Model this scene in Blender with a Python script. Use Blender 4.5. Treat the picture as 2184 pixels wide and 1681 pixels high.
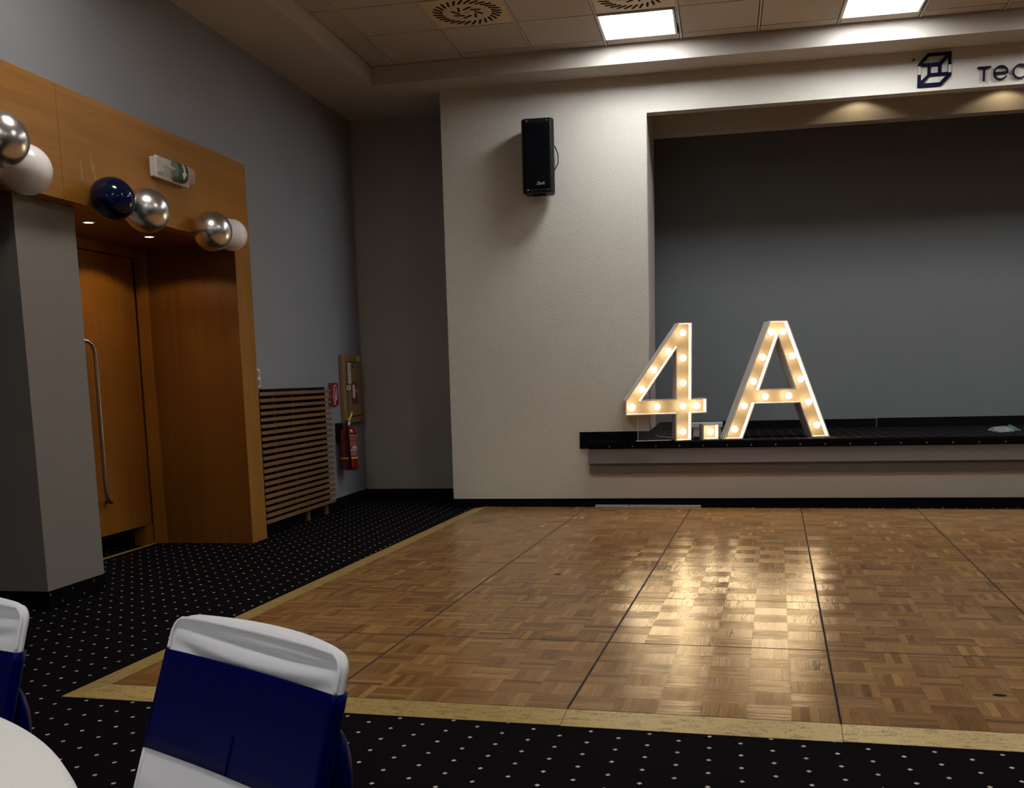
import bpy, bmesh, math, random
from mathutils import Vector, Matrix
random.seed(7)
for o in list(bpy.data.objects): bpy.data.objects.remove(o, do_unlink=True)
SC = bpy.context.scene
COL = SC.collection
PI = math.pi
# ------------------------------------------------------------------ camera
W, H = 2184, 1681
FPX, CX, CY = 2178.59, 1103.82, 1112.51
def _rot(yaw, pitch, roll):
    cy, sy = math.cos(yaw), math.sin(yaw); cp, sp = math.cos(pitch), math.sin(pitch); cr, sr = math.cos(roll), math.sin(roll)
    Rz = Matrix(((cy, sy, 0), (-sy, cy, 0), (0, 0, 1))); Rx = Matrix(((1, 0, 0), (0, cp, sp), (0, -sp, cp)))
    B = Matrix(((1, 0, 0), (0, 0, -1), (0, 1, 0))); Rr = Matrix(((cr, -sr, 0), (sr, cr, 0), (0, 0, 1)))
    return Rr @ B @ Rx @ Rz
RC = _rot(.2009, -.1397, -.0266)
cd = bpy.data.cameras.new('camera'); cam = bpy.data.objects.new('camera', cd); COL.objects.link(cam)
cd.sensor_fit = 'HORIZONTAL'; cd.sensor_width = 36.0; cd.lens = 36.0 * FPX / W
cd.shift_x = -(CX - W / 2) / W; cd.shift_y = (CY - H / 2) / W
cd.clip_start = .02; cd.clip_end = 100
M3 = Matrix((RC[0], -RC[1], -RC[2])).transposed()
cam.matrix_world = Matrix.Translation((0, 0, 1.176)) @ M3.to_4x4()
SC.camera = cam
# ------------------------------------------------------------------ world, exposure
w = bpy.data.worlds.new('world'); SC.world = w; w.use_nodes = True
w.node_tree.nodes['Background'].inputs[0].default_value = (.5, .5, .55, 1)
w.node_tree.nodes['Background'].inputs[1].default_value = 0.02
SC.view_settings.view_transform = 'Standard'; SC.view_settings.look = 'None'
SC.view_settings.exposure = 0.0; SC.view_settings.gamma = 1.0
try: SC.view_settings.use_curve_mapping = False
except Exception: pass
PANEL_L = 30.0            # radiance of the ceiling panels near the stage
HALL_L = 56.0             # radiance of the panels over the tables
BULB_L = 66.0
# panels: (x, y) centres of the lit tiles
FRONT_PANELS = [(-.650, 8.31), (1.155, 8.31), (2.96, 8.31), (4.76, 8.31)]
HALL_PANELS = [(-2.44, 4.40), (1.155, 4.40), (4.76, 4.40), (-.65, .80), (2.96, .80), (-2.44, -2.80), (1.155, -2.80), (4.76, -2.8)]

# ------------------------------------------------------------------ helpers
class MB:
    def __init__(s): s.v = []; s.f = []
    def add(s, vs, fs):
        b = len(s.v); s.v += [tuple(p) for p in vs]; s.f += [tuple(i + b for i in f) for f in fs]; return s
    def box(s, x0, x1, y0, y1, z0, z1):
        return s.add([(x0, y0, z0), (x1, y0, z0), (x1, y1, z0), (x0, y1, z0), (x0, y0, z1), (x1, y0, z1), (x1, y1, z1), (x0, y1, z1)],
                     [(0, 3, 2, 1), (4, 5, 6, 7), (0, 1, 5, 4), (1, 2, 6, 5), (2, 3, 7, 6), (3, 0, 4, 7)])
    def quad(s, a, b, c, d): return s.add([a, b, c, d], [(0, 1, 2, 3)])
    def loft(s, rings, closed=True, cap0=False, cap1=False):
        n = len(rings[0]); vs = [p for r in rings for p in r]; fs = []
        for i in range(len(rings) - 1):
            for j in range(n if closed else n - 1):
                k = (j + 1) % n
                fs.append((i * n + j, i * n + k, (i + 1) * n + k, (i + 1) * n + j))
        if cap0: fs.append(tuple(reversed(range(n))))
        if cap1: fs.append(tuple((len(rings) - 1) * n + j for j in range(n)))
        return s.add(vs, fs)
    def lathe(s, prof, n=24, c=(0, 0, 0), axis='z', cap=True):
        rings = []
        for r, h in prof:
            ring = []
            for k in range(n):
                a = 2 * PI * k / n; p = (r * math.cos(a), r * math.sin(a), h)
                if axis == 'x': p = (p[2], p[0], p[1])
                elif axis == 'y': p = (p[1], p[2], p[0])
                ring.append((p[0] + c[0], p[1] + c[1], p[2] + c[2]))
            rings.append(ring)
        return s.loft(rings, True, cap, cap)
    def tube(s, path, r, n=10, cap=True):
        P = [Vector(p) for p in path]; rings = []; up = None
        for i, p in enumerate(P):
            t = (P[min(i + 1, len(P) - 1)] - P[max(i - 1, 0)]).normalized()
            if up is None: up = t.orthogonal().normalized()
            up = (up - t * up.dot(t)).normalized(); sd = t.cross(up)
            rr = r[i] if isinstance(r, (list, tuple)) else r
            rings.append([p + up * (rr * math.cos(2 * PI * k / n)) + sd * (rr * math.sin(2 * PI * k / n)) for k in range(n)])
        return s.loft(rings, True, cap, cap)
    def sphere(s, c, r, n=20, m=12, sx=1, sy=1, sz=1):
        return s.lathe([(r * math.sin(PI * max(.004, min(.996, i / m))), -r * math.cos(PI * i / m)) for i in range(m + 1)], n, c)
    def ext(s, poly, axis, a, b):
        # polygon of 2D points extruded from a to b along axis (polygon in the other two axes in order)
        def P(q, h):
            return {'x': (h, q[0], q[1]), 'y': (q[0], h, q[1]), 'z': (q[0], q[1], h)}[axis]
        n = len(poly)
        return s.add([P(q, a) for q in poly] + [P(q, b) for q in poly],
                     [tuple(reversed(range(n))), tuple(range(n, 2 * n))] + [(i, (i + 1) % n, (i + 1) % n + n, i + n) for i in range(n)])
    def mesh(s, name, org=(0, 0, 0), smooth=False):
        me = bpy.data.meshes.new(name)
        me.from_pydata([(p[0] - org[0], p[1] - org[1], p[2] - org[2]) for p in s.v], [], s.f); me.update()
        bm = bmesh.new(); bm.from_mesh(me); bmesh.ops.recalc_face_normals(bm, faces=bm.faces[:]); bm.to_mesh(me); bm.free()
        if smooth:
            for p in me.polygons: p.use_smooth = True
        return me
    def build(s, name, m, parent=None, org=(0, 0, 0), smooth=False, bevel=0, seg=2, loc=None, auto=False):
        me = s.mesh(name, org, smooth or auto)
        me.materials.append(m)
        o = bpy.data.objects.new(name, me); COL.objects.link(o)
        if parent is not None: o.parent = parent
        if loc is not None: o.location = loc
        elif parent is None: o.location = org
        if bevel:
            b = o.modifiers.new('bevel', 'BEVEL'); b.width = bevel; b.segments = seg; b.limit_method = 'ANGLE'; b.angle_limit = .6
        if auto:
            try: me.set_sharp_from_angle(angle=.6)
            except Exception: pass
        return o
def empty(name, loc=(0, 0, 0), rz=0):
    o = bpy.data.objects.new(name, None); COL.objects.link(o); o.location = loc; o.rotation_euler = (0, 0, rz); o.empty_display_size = .1
    return o
def tag(o, label, cat, group=None):
    o['label'] = label; o['category'] = cat
    if group: o['group'] = group
    return o
def struct(o): o['kind'] = 'structure'; return o
def thing(name, label, cat, loc=(0, 0, 0), rz=0, group=None): return tag(empty(name, loc, rz), label, cat, group)
def flat(name, outer, holes, thick, m, parent=None):
    # polygon with holes, extruded: local x = right, local z = up, thickness along -y .. 0 (front at y = -thick)
    cu = bpy.data.curves.new(name, 'CURVE'); cu.dimensions = '2D'; cu.fill_mode = 'BOTH'; cu.extrude = thick / 2
    for lp in [outer] + holes:
        sp = cu.splines.new('POLY'); sp.points.add(len(lp) - 1); sp.use_cyclic_u = True
        for p, q in zip(sp.points, lp): p.co = (q[0], q[1], 0, 1)
    tmp = bpy.data.objects.new(name + '_curve', cu); COL.objects.link(tmp)
    dg = bpy.context.evaluated_depsgraph_get(); dg.update()
    me = bpy.data.meshes.new_from_object(tmp.evaluated_get(dg))
    bpy.data.objects.remove(tmp, do_unlink=True); bpy.data.curves.remove(cu)
    me.transform(Matrix(((1, 0, 0, 0), (0, 0, -1, -thick / 2), (0, 1, 0, 0), (0, 0, 0, 1))))
    me.name = name; me.materials.clear(); me.materials.append(m)
    o = bpy.data.objects.new(name, me); COL.objects.link(o)
    if parent is not None: o.parent = parent
    return o
def dup(o, parent=None):
    c = o.copy(); COL.objects.link(c)
    if parent is not None: c.parent = parent
    for ch in list(o.children): dup(ch, c)
    return c

# ------------------------------------------------------------------ materials
def nm(name):
    m = bpy.data.materials.new(name); m.use_nodes = True
    nt = m.node_tree; return m, nt, nt.nodes['Principled BSDF']
def N(nt, t, **kw):
    n = nt.nodes.new(t)
    for k, v in kw.items(): setattr(n, k, v)
    return n
def setv(b, **kw):
    al = dict(base='Base Color', rough='Roughness', metal='Metallic', spec='Specular IOR Level', coat='Coat Weight', coatr='Coat Roughness', trans='Transmission Weight', sheen='Sheen Weight', ior='IOR', aniso='Anisotropic', alpha='Alpha')
    for k, v in kw.items():
        i = b.inputs[al[k]]
        i.default_value = (v[0], v[1], v[2], 1) if k == 'base' else v
def math_n(nt, op, a, b=None, c=None):
    n = N(nt, 'ShaderNodeMath', operation=op)
    for i, x in enumerate((a, b, c)):
        if x is None: continue
        if hasattr(x, 'links') or hasattr(x, 'is_output'): nt.links.new(x, n.inputs[i])
        else: n.inputs[i].default_value = x
    return n.outputs[0]
def mixc(nt, f, a, b):
    n = N(nt, 'ShaderNodeMix', data_type='RGBA')
    for i, x in ((0, f), (6, a), (7, b)):
        if hasattr(x, 'is_output'): nt.links.new(x, n.inputs[i])
        elif i == 0: n.inputs[0].default_value = x
        else: n.inputs[i].default_value = (x[0], x[1], x[2], 1)
    return n.outputs[2]
def plain(name, base, rough=.5, var=.08, scale=6, bump=0, bscale=200, **kw):
    m, nt, b = nm(name); setv(b, base=base, rough=rough, **kw)
    tc = N(nt, 'ShaderNodeTexCoord')
    if var:
        no = N(nt, 'ShaderNodeTexNoise'); no.inputs['Scale'].default_value = scale; no.inputs['Detail'].default_value = 4
        nt.links.new(tc.outputs['Object'], no.inputs['Vector'])
        c = mixc(nt, no.outputs[0], tuple(x * (1 - var) for x in base), tuple(min(1, x * (1 + var)) for x in base))
        nt.links.new(c, b.inputs['Base Color'])
    if bump:
        n2 = N(nt, 'ShaderNodeTexNoise'); n2.inputs['Scale'].default_value = bscale; n2.inputs['Detail'].default_value = 3
        nt.links.new(tc.outputs['Object'], n2.inputs['Vector'])
        bp = N(nt, 'ShaderNodeBump'); bp.inputs['Strength'].default_value = bump; bp.inputs['Distance'].default_value = .006
        nt.links.new(n2.outputs[0], bp.inputs['Height']); nt.links.new(bp.outputs[0], b.inputs['Normal'])
    return m
def emis(name, col, s, base=(.8, .8, .8)):
    m, nt, b = nm(name); setv(b, base=base, rough=.4)
    b.inputs['Emission Color'].default_value = (*col, 1); b.inputs['Emission Strength'].default_value = s
    return m
def wood(name, dark, light, along='z', rough=.35, gs=1.0, coat=.0, knots=False):
    m, nt, b = nm(name); setv(b, rough=rough, spec=.28)
    tc = N(nt, 'ShaderNodeTexCoord'); mp = N(nt, 'ShaderNodeMapping')
    sc = {'x': (.35, 9, 9), 'y': (9, .35, 9), 'z': (9, 9, .35)}[along]
    mp.inputs['Scale'].default_value = tuple(gs * q for q in sc)
    nt.links.new(tc.outputs['Object'], mp.inputs['Vector'])
    n1 = N(nt, 'ShaderNodeTexNoise'); n1.inputs['Scale'].default_value = 1.6; n1.inputs['Detail'].default_value = 6; n1.inputs['Roughness'].default_value = .62; n1.inputs['Distortion'].default_value = .4
    nt.links.new(mp.outputs[0], n1.inputs['Vector'])
    n2 = N(nt, 'ShaderNodeTexNoise'); n2.inputs['Scale'].default_value = .9; n2.inputs['Detail'].default_value = 2
    nt.links.new(tc.outputs['Object'], n2.inputs['Vector'])
    f = math_n(nt, 'ADD', math_n(nt, 'MULTIPLY', n1.outputs[0], .7), math_n(nt, 'MULTIPLY', n2.outputs[0], .45))
    r = N(nt, 'ShaderNodeValToRGB'); r.color_ramp.elements[0].position = .38; r.color_ramp.elements[1].position = .78
    r.color_ramp.elements[0].color = (*dark, 1); r.color_ramp.elements[1].color = (*light, 1)
    nt.links.new(f, r.inputs[0]); col = r.outputs[0]
    if knots:
        vo = N(nt, 'ShaderNodeTexVoronoi'); vo.inputs['Scale'].default_value = 3.2
        m2 = N(nt, 'ShaderNodeMapping'); m2.inputs['Scale'].default_value = {'x': (.6, 2, 2), 'y': (1, .55, 1.3), 'z': (2, 2, .5)}[along]
        nt.links.new(tc.outputs['Object'], m2.inputs['Vector']); nt.links.new(m2.outputs[0], vo.inputs['Vector'])
        k = math_n(nt, 'LESS_THAN', vo.outputs['Distance'], .025)
        col = mixc(nt, math_n(nt, 'MULTIPLY', k, .75), col, tuple(x * .25 for x in dark))
    nt.links.new(col, b.inputs['Base Color'])
    return m
def carpet(name, ax='xy', base=(.0046, .0036, .0050), dot=(.60, .53, .48), p=(.195, .1045), o=(-1.213, 3.26), hw=(.0086, .0078)):
    m, nt, b = nm(name); setv(b, rough=.95, spec=.03)
    g = N(nt, 'ShaderNodeNewGeometry'); sp = N(nt, 'ShaderNodeSeparateXYZ'); nt.links.new(g.outputs['Position'], sp.inputs[0])
    U = sp.outputs['xyz'.index(ax[0])]; V = sp.outputs['xyz'.index(ax[1])]
    def lat(off):
        r = []
        for S, pp, oo, k, h in ((U, p[0], o[0], 0, hw[0]), (V, p[1], o[1], 1, hw[1])):
            t = math_n(nt, 'MULTIPLY_ADD', S, 1 / pp, .5 - oo / pp + off)
            fr = math_n(nt, 'FRACT', t)
            r.append(math_n(nt, 'DIVIDE', math_n(nt, 'ABSOLUTE', math_n(nt, 'MULTIPLY', math_n(nt, 'SUBTRACT', fr, .5), pp)), h))
        return math_n(nt, 'ADD', r[0], math_n(nt, 'MULTIPLY', r[1], .8))
    d = math_n(nt, 'MINIMUM', lat(0), lat(.5))
    k = math_n(nt, 'LESS_THAN', d, 1.0)
    no = N(nt, 'ShaderNodeTexNoise'); no.inputs['Scale'].default_value = 420; no.inputs['Detail'].default_value = 2
    nt.links.new(g.outputs['Position'], no.inputs['Vector'])
    c0 = mixc(nt, no.outputs[0], tuple(x * .35 for x in base), tuple(x * 1.7 for x in base))
    c = mixc(nt, k, c0, mixc(nt, no.outputs[0], tuple(x * .55 for x in dot), tuple(min(1, x * 1.5) for x in dot)))
    nt.links.new(c, b.inputs['Base Color'])
    bp = N(nt, 'ShaderNodeBump'); bp.inputs['Strength'].default_value = .5; bp.inputs['Distance'].default_value = .003
    nt.links.new(no.outputs[0], bp.inputs['Height']); nt.links.new(bp.outputs[0], b.inputs['Normal'])
    return m
def paint(name, base, bump=.25, bscale=140, var=.05, rough=.8):
    m = plain(name, base, rough, var, 1.3, bump, bscale, spec=.25); return m
def parquet_mat():
    m, nt, b = nm('oak_parquet')
    at = N(nt, 'ShaderNodeAttribute', attribute_name='loc'); tn = N(nt, 'ShaderNodeAttribute', attribute_name='tone')
    oi = N(nt, 'ShaderNodeObjectInfo'); sep = N(nt, 'ShaderNodeSeparateColor'); nt.links.new(oi.outputs['Color'], sep.inputs[0])
    tone = math_n(nt, 'ADD', tn.outputs['Fac'], sep.outputs[0])
    cmb = N(nt, 'ShaderNodeCombineXYZ')
    nt.links.new(math_n(nt, 'MULTIPLY', sep.outputs[1], 50), cmb.inputs[0]); nt.links.new(math_n(nt, 'MULTIPLY', sep.outputs[2], 50), cmb.inputs[1])
    va = N(nt, 'ShaderNodeVectorMath', operation='ADD'); nt.links.new(at.outputs['Vector'], va.inputs[0]); nt.links.new(cmb.outputs[0], va.inputs[1])
    mp = N(nt, 'ShaderNodeMapping'); mp.inputs['Scale'].default_value = (12, 210, 40); nt.links.new(va.outputs[0], mp.inputs['Vector'])
    n1 = N(nt, 'ShaderNodeTexNoise'); n1.inputs['Scale'].default_value = 1; n1.inputs['Detail'].default_value = 4; n1.inputs['Distortion'].default_value = .5
    nt.links.new(mp.outputs[0], n1.inputs['Vector'])
    mp2 = N(nt, 'ShaderNodeMapping'); mp2.inputs['Scale'].default_value = (9, 60, 9); nt.links.new(va.outputs[0], mp2.inputs['Vector'])
    n2 = N(nt, 'ShaderNodeTexNoise'); n2.inputs['Scale'].default_value = 1; n2.inputs['Detail'].default_value = 2
    nt.links.new(mp2.outputs[0], n2.inputs['Vector'])
    f = math_n(nt, 'ADD', math_n(nt, 'MULTIPLY', tone, .62), math_n(nt, 'ADD', math_n(nt, 'MULTIPLY', n1.outputs[0], .46), math_n(nt, 'MULTIPLY', n2.outputs[0], .18)))
    r = N(nt, 'ShaderNodeValToRGB'); e = r.color_ramp.elements
    e[0].position = .1; e[0].color = (.075, .036, .014, 1); e[1].position = .95; e[1].color = (.43, .24, .085, 1)
    q = e.new(.5); q.color = (.225, .108, .034, 1)
    nt.links.new(f, r.inputs[0]); nt.links.new(r.outputs[0], b.inputs['Base Color'])
    rr = N(nt, 'ShaderNodeMapRange'); nt.links.new(n1.outputs[0], rr.inputs[0]); rr.inputs[3].default_value = .11; rr.inputs[4].default_value = .22
    nt.links.new(rr.outputs[0], b.inputs['Roughness'])
    bp = N(nt, 'ShaderNodeBump'); bp.inputs['Strength'].default_value = .35; bp.inputs['Distance'].default_value = .002
    nt.links.new(n1.outputs[0], bp.inputs['Height']); nt.links.new(bp.outputs[0], b.inputs['Normal'])
    b.inputs['Specular IOR Level'].default_value = .36
    return m
def gold_mat():
    m, nt, b = nm('gold_painted_ramp'); setv(b, rough=.42, metal=.25)
    tc = N(nt, 'ShaderNodeTexCoord')
    n1 = N(nt, 'ShaderNodeTexNoise'); n1.inputs['Scale'].default_value = 14; n1.inputs['Detail'].default_value = 8; n1.inputs['Roughness'].default_value = .7
    mp = N(nt, 'ShaderNodeMapping'); mp.inputs['Scale'].default_value = (1, 4, 4); nt.links.new(tc.outputs['Object'], mp.inputs[0]); nt.links.new(mp.outputs[0], n1.inputs['Vector'])
    w1 = N(nt, 'ShaderNodeTexNoise'); w1.inputs['Scale'].default_value = 60; w1.inputs['Detail'].default_value = 3; w1.inputs['Distortion'].default_value = 3
    nt.links.new(mp.outputs[0], w1.inputs['Vector'])
    k = math_n(nt, 'GREATER_THAN', math_n(nt, 'MULTIPLY', w1.outputs[0], n1.outputs[0]), .30)
    c = mixc(nt, n1.outputs[0], (.36, .235, .062), (.64, .455, .155))
    c = mixc(nt, math_n(nt, 'MULTIPLY', k, .9), c, (.06, .04, .014))
    nt.links.new(c, b.inputs['Base Color'])
    return m

MT = dict(
    stagewall=paint('cream_woodchip_wall', (.68, .64, .565), .75, 88),
    plaster=paint('cream_ceiling_plaster', (.52, .47, .415), .08, 200),
    greywall=paint('blue_grey_wall', (.262, .272, .300), .12, 260),
    warmgrey=paint('warm_grey_wall', (.36, .335, .315), .2, 160),
    pillar=paint('grey_pillar_paint', (.215, .195, .18), .1, 260),
    darkwall=paint('dark_blue_grey_stage_wall', (.195, .205, .215), .08, 220),
    tile=plain('mineral_fibre_tile', (.48, .425, .365), .9, .06, 30, .3, 500),
    tee=plain('white_tee_bar', (.52, .47, .41), .5, 0),
    black=plain('black_matt', (.006, .006, .008), .8, .2, 40, spec=.15),
    void=plain('dark_void', (.012, .010, .010), .9, 0, spec=.1),
    skirt=plain('black_carpet_skirting', (.0065, .006, .0085), .95, .4, 300, spec=.05),
    carpet=carpet('dotted_carpet'),
    stagecarpet=carpet('dotted_stage_carpet', 'xy', o=(.03, 9.02), p=(.2, .1), base=(.010, .008, .009), dot=(.28, .24, .22)),
    carpetfront=carpet('dotted_carpet_front', 'xz', o=(.03, .555), p=(.203, .8), hw=(.008, .008), dot=(.2, .17, .16)),
    carpetpillar=carpet('dotted_carpet_pillar', 'yz', dot=(.12, .1, .1), o=(4.7, .03), p=(.195, .1045)),
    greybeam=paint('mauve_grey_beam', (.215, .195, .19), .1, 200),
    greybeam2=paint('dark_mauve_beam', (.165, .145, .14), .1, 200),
    lintel=wood('beech_veneer_lengthwise', (.235, .095, .011), (.385, .172, .026), 'y', .45, 1, .15, True),
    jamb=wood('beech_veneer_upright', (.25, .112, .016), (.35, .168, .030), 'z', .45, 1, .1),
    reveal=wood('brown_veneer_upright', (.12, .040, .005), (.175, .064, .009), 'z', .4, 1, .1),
    door=wood('orange_veneer_door', (.21, .075, .008), (.29, .112, .015), 'z', .36, 1, .15),
    slat=wood('oak_slat', (.17, .088, .036), (.26, .145, .062), 'y', .5, 1.5),
    shadedwood=plain('shaded_upright_wood', (.03, .016, .009), .7, .2, 20),
    streak=plain('worn_varnish', (.42, .24, .075), .5, .3, 40),
    steel=plain('brushed_steel', (.42, .40, .38), .28, .1, 30, metal=1.0),
    alu=plain('aluminium_edge', (.42, .41, .39), .35, .15, 60, metal=.9),
    white=plain('white_plastic', (.72, .69, .66), .4, .03),
    joint=plain('dark_joint_metal', (.050, .043, .035), .7, .3, 40, spec=.15), rail=plain('pale_aluminium', (.45, .41, .33), .5, .15, 30),
    gold=gold_mat(), oak=parquet_mat(),
    speaker=plain('black_speaker', (.004, .004, .006), .5, .2, 60, .2, 300, spec=.25),
    grille=plain('black_grille', (.0016, .0016, .003), .8, .3, 300, spec=.08),
    greyprint=plain('grey_print', (.55, .55, .58), .5, 0),
    navy=plain('navy_acrylic', (.0012, .003, .020), .4, .1, 8, spec=.2),
    red=plain('signal_red', (.21, .006, .010), .4, .1, 10),
    redpaint=plain('red_cylinder_paint', (.17, .004, .007), .25, .05, 8, coat=.5),
    tan=plain('tan_painted_box', (.235, .145, .062), .5, .08, 12),
    yellow=plain('yellow_plastic', (.60, .55, .02), .4, .05),
    green=plain('green_sign', (.005, .06, .03), .35, .1),
    print_=plain('white_print', (.65, .62, .60), .6, 0),
    darkprint=plain('grey_text_lines', (.25, .22, .22), .6, 0),
    panel=emis('light_panel', (.94, .97, 1.0), PANEL_L),
    hallpanel=emis('hall_light_panel', (1.0, .96, .90), HALL_L),
    spotlens=emis('spot_lens', (1, .86, .7), 14),
    bulb=emis('warm_bulb', (1.0, .74, .42), BULB_L),
    letterwall=plain('white_letter_wall', (.72, .66, .58), .5, .05, 10),
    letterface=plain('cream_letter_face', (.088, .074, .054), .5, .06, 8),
    cover=plain('white_stretch_fabric', (.82, .84, .90), .75, .03, 5, .08, 900, sheen=.2),
    cloth=plain('white_table_linen', (.92, .92, .90), .8, .02, 6, .06, 500, sheen=.1),
    vent=plain('cream_vent_plate', (.62, .50, .30), .5, .04),
    chrome=plain('chrome_balloon', (.74, .72, .70), .27, .04, 5, metal=1.0),
    pearl=plain('pearl_balloon', (.86, .82, .80), .26, .03, 5),
    navyballoon=plain('navy_balloon', (.0022, .005, .030), .12, .05, 5, spec=.35),
)
def satin():
    m, nt, b = nm('royal_blue_satin'); setv(b, base=(.0008, .0022, .060), rough=.38, spec=.20, sheen=.0)
    tc = N(nt, 'ShaderNodeTexCoord'); no = N(nt, 'ShaderNodeTexNoise'); no.inputs['Scale'].default_value = 7
    nt.links.new(tc.outputs['Object'], no.inputs['Vector'])
    nt.links.new(mixc(nt, no.outputs[0], (.0001, .0006, .052), (.0002, .0010, .074)), b.inputs['Base Color'])
    b.inputs['Specular Tint'].default_value = (.04, .16, 1, 1)
    return m
MT['satin'] = satin()
def clear(name, tint, mixf, rough=.1):
    m, nt, b = nm(name); setv(b, base=tint, rough=rough)
    tr = N(nt, 'ShaderNodeBsdfTransparent'); mx = N(nt, 'ShaderNodeMixShader'); mx.inputs[0].default_value = mixf
    nt.links.new(tr.outputs[0], mx.inputs[1]); nt.links.new(b.outputs[0], mx.inputs[2])
    nt.links.new(mx.outputs[0], nt.nodes['Material Output'].inputs[0])
    return m
MT['film'] = clear('clear_film', (.60, .60, .62), .42, .15)
MT['greenfilm'] = clear('green_film', (.14, .36, .29), .40, .15)
MT['acrylic'] = clear('clear_acrylic', (.7, .7, .7), .03, .05)
MT['diffuser'] = clear('ribbed_clear_diffuser', (.50, .48, .43), .36, .12)

# ------------------------------------------------------------------ setting
XW, YS, YR, XC = -3.558, 9.09, 9.842, -2.447      # left wall, stage wall, recess wall, stage wall corner
ZC, ZT = 3.680, 3.830                             # border ceiling, tiled ceiling
XE, YB = 8.6, -5.0                                # far right wall, back wall
ZST = .597                                        # stage floor
struct(MB().box(-6.0, XE + .1, YB - .1, YR + .1, -.12, 0).build('floor', MT['carpet']))
# left wall with the two openings of the portal left out
wl = MB()
wl.box(XW - .15, XW, 7.20, YR + .1, 0, ZC + .3)
wl.box(XW - .15, XW, 2.0, 7.20, 2.70, ZC + .3)
wl.box(XW - .15, XW, YB, 2.0, 0, ZC + .3)
struct(wl.build('wall_left', MT['greywall']))
struct(MB().box(XW, XC, YR, YR + .1, 0, ZC + .3).build('wall_recess', MT['warmgrey']))
# stage wall with proscenium opening
XO0, XO1, ZO = -.644, 7.2, 3.368
sw = MB()
sw.box(XC, XO0, YS, YS + .12, 0, ZC + .3)
sw.box(XO0, XO1, YS, YS + .12, ZO, ZC + .3)
sw.box(XO1, XE, YS, YS + .12, 0, ZC + .3)
sw.box(XO0, XO1, YS, YS + .12, 0, ZST - .02)
sw.box(XC, XC + .10, YS + .12, YR + .1, 0, ZC + .3)
struct(sw.build('wall_stage', MT['stagewall']))
pj = MB()
pj.box(XO0 - .12, XO0, YS + .12, 10.0, .66, 4.1)
struct(pj.build('wall_stage_jamb', MT['plaster']))
rb = MB(); rb.box(XO0, XO1, 9.86, 10.0, 3.345, 4.1)
struct(rb.build('trim_1', MT['plaster']))
struct(MB().box(XO0, XO1, YS + .12, 9.86, 3.61, 3.68).build('ceiling_stage_gap', MT['plaster']))
struct(MB().box(-2.3, XE, 10.70, 10.8, .3, 4.4).build('wall_stage_back', MT['darkwall']))
struct(MB().box(-2.3, XO0 - .12, 9.9, 10.7, .3, 4.4).build('wall_stage_side', MT['darkwall']))
struct(MB().box(-2.3, XE, 10.0, 10.8, 4.3, 4.4).build('ceiling_stage', MT['void']))
# skirtings (black carpet)
struct(MB().box(XW, XW + .012, 7.27, YR, 0, .10).build('baseboard_left', MT['skirt']))
struct(MB().box(XW, XC, YR - .012, YR, 0, .097).build('baseboard_recess', MT['skirt']))
struct(MB().box(XC - .002, XE, YS - .012, YS, 0, .083).build('baseboard_stage', MT['skirt']))
bb = struct(empty('baseboard_stage_back'))
MB().box(XO0, 1.487, 10.688, 10.7, ZST, .683).build('skirting_piece', MT['skirt'], bb)
MB().box(1.491, XE, 10.686, 10.7, ZST, .687).build('skirting_piece', MT['skirt'], bb)
MB().box(1.486, 1.492, 10.684, 10.69, ZST, .70).build('joint_strip', MT['alu'], bb)
struct(MB().box(-1.262, XO0, YS - .012, YS + .004, .533, .681).build('baseboard_proscenium', MT['skirt']))
struct(MB().box(XO0 - .006, XO0 + .012, YS - .012, 10.69, ZST, .68).build('baseboard_jamb', MT['skirt']))
# stage platform and ledge
struct(MB().box(XO0 - .02, XE, YS - .005, 10.72, .45, ZST).build('floor_stage', MT['stagecarpet']))
nos = struct(empty('trim_2'))
MB().box(-1.172, XE, 8.985, YS, .531, ZST + .001).build('carpet_nosing', MT['carpetfront'], nos, bevel=.012)
MB().box(-1.172, XE, 8.995, YS, ZST + .0005, ZST + .0035).build('nosing_top', MT['stagecarpet'], nos)
MB().box(-1.180, XE, 8.990, YS, .525, .532).build('edge_strip', MT['greybeam'], nos)
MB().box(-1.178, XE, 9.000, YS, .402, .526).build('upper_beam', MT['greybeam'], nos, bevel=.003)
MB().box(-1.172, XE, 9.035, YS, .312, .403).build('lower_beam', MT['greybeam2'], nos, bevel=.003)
# remaining room shell
struct(MB().box(XE, XE + .1, YB, YS, 0, ZC + .3).build('wall_right', MT['greywall']))
struct(MB().box(XW - .1, XE + .1, YB - .1, YB, 0, ZC + .3).build('wall_back', MT['greywall']))
# ceiling: plaster border, cove, slab above tiles, tiles
XCV, YCV = -2.949, 8.742
ce = struct(empty('ceiling'))
bo = MB()
bo.box(XW - .15, XCV, YB, YR + .1, ZC, ZC + .2)
bo.box(XCV, XE, YCV, YS + .12, ZC, ZC + .2)
bo.box(XCV, XC + .1, YS + .12, YR + .1, ZC, ZC + .2)
bo.build('plaster_border', MT['plaster'], ce)
MB().box(XCV - .1, XE, YB, YCV + .1, ZT + .06, ZT + .09).build('slab', MT['void'], ce)
TX0, TY0, TP = -2.745, 8.600, .6018
lit = {}
def cell(x, y): return (round((x - TX0) / TP - .5), round((TY0 - y) / TP - .5))
for p in FRONT_PANELS + HALL_PANELS: lit[cell(*p)] = p
vents = {(1, 1), (3, 1)}
YT = 6.80
def tile(x0, x1, y0, y1, nmn='tile'):
    g = .005
    return MB().box(x0 + g, x1 - g, y0 + g, y1 - g, ZT, ZT + .015).build(nmn, MT['tile'], ce)
xs = [XCV + .008, TX0] + [TX0 + TP * k for k in range(1, 20)]
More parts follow.
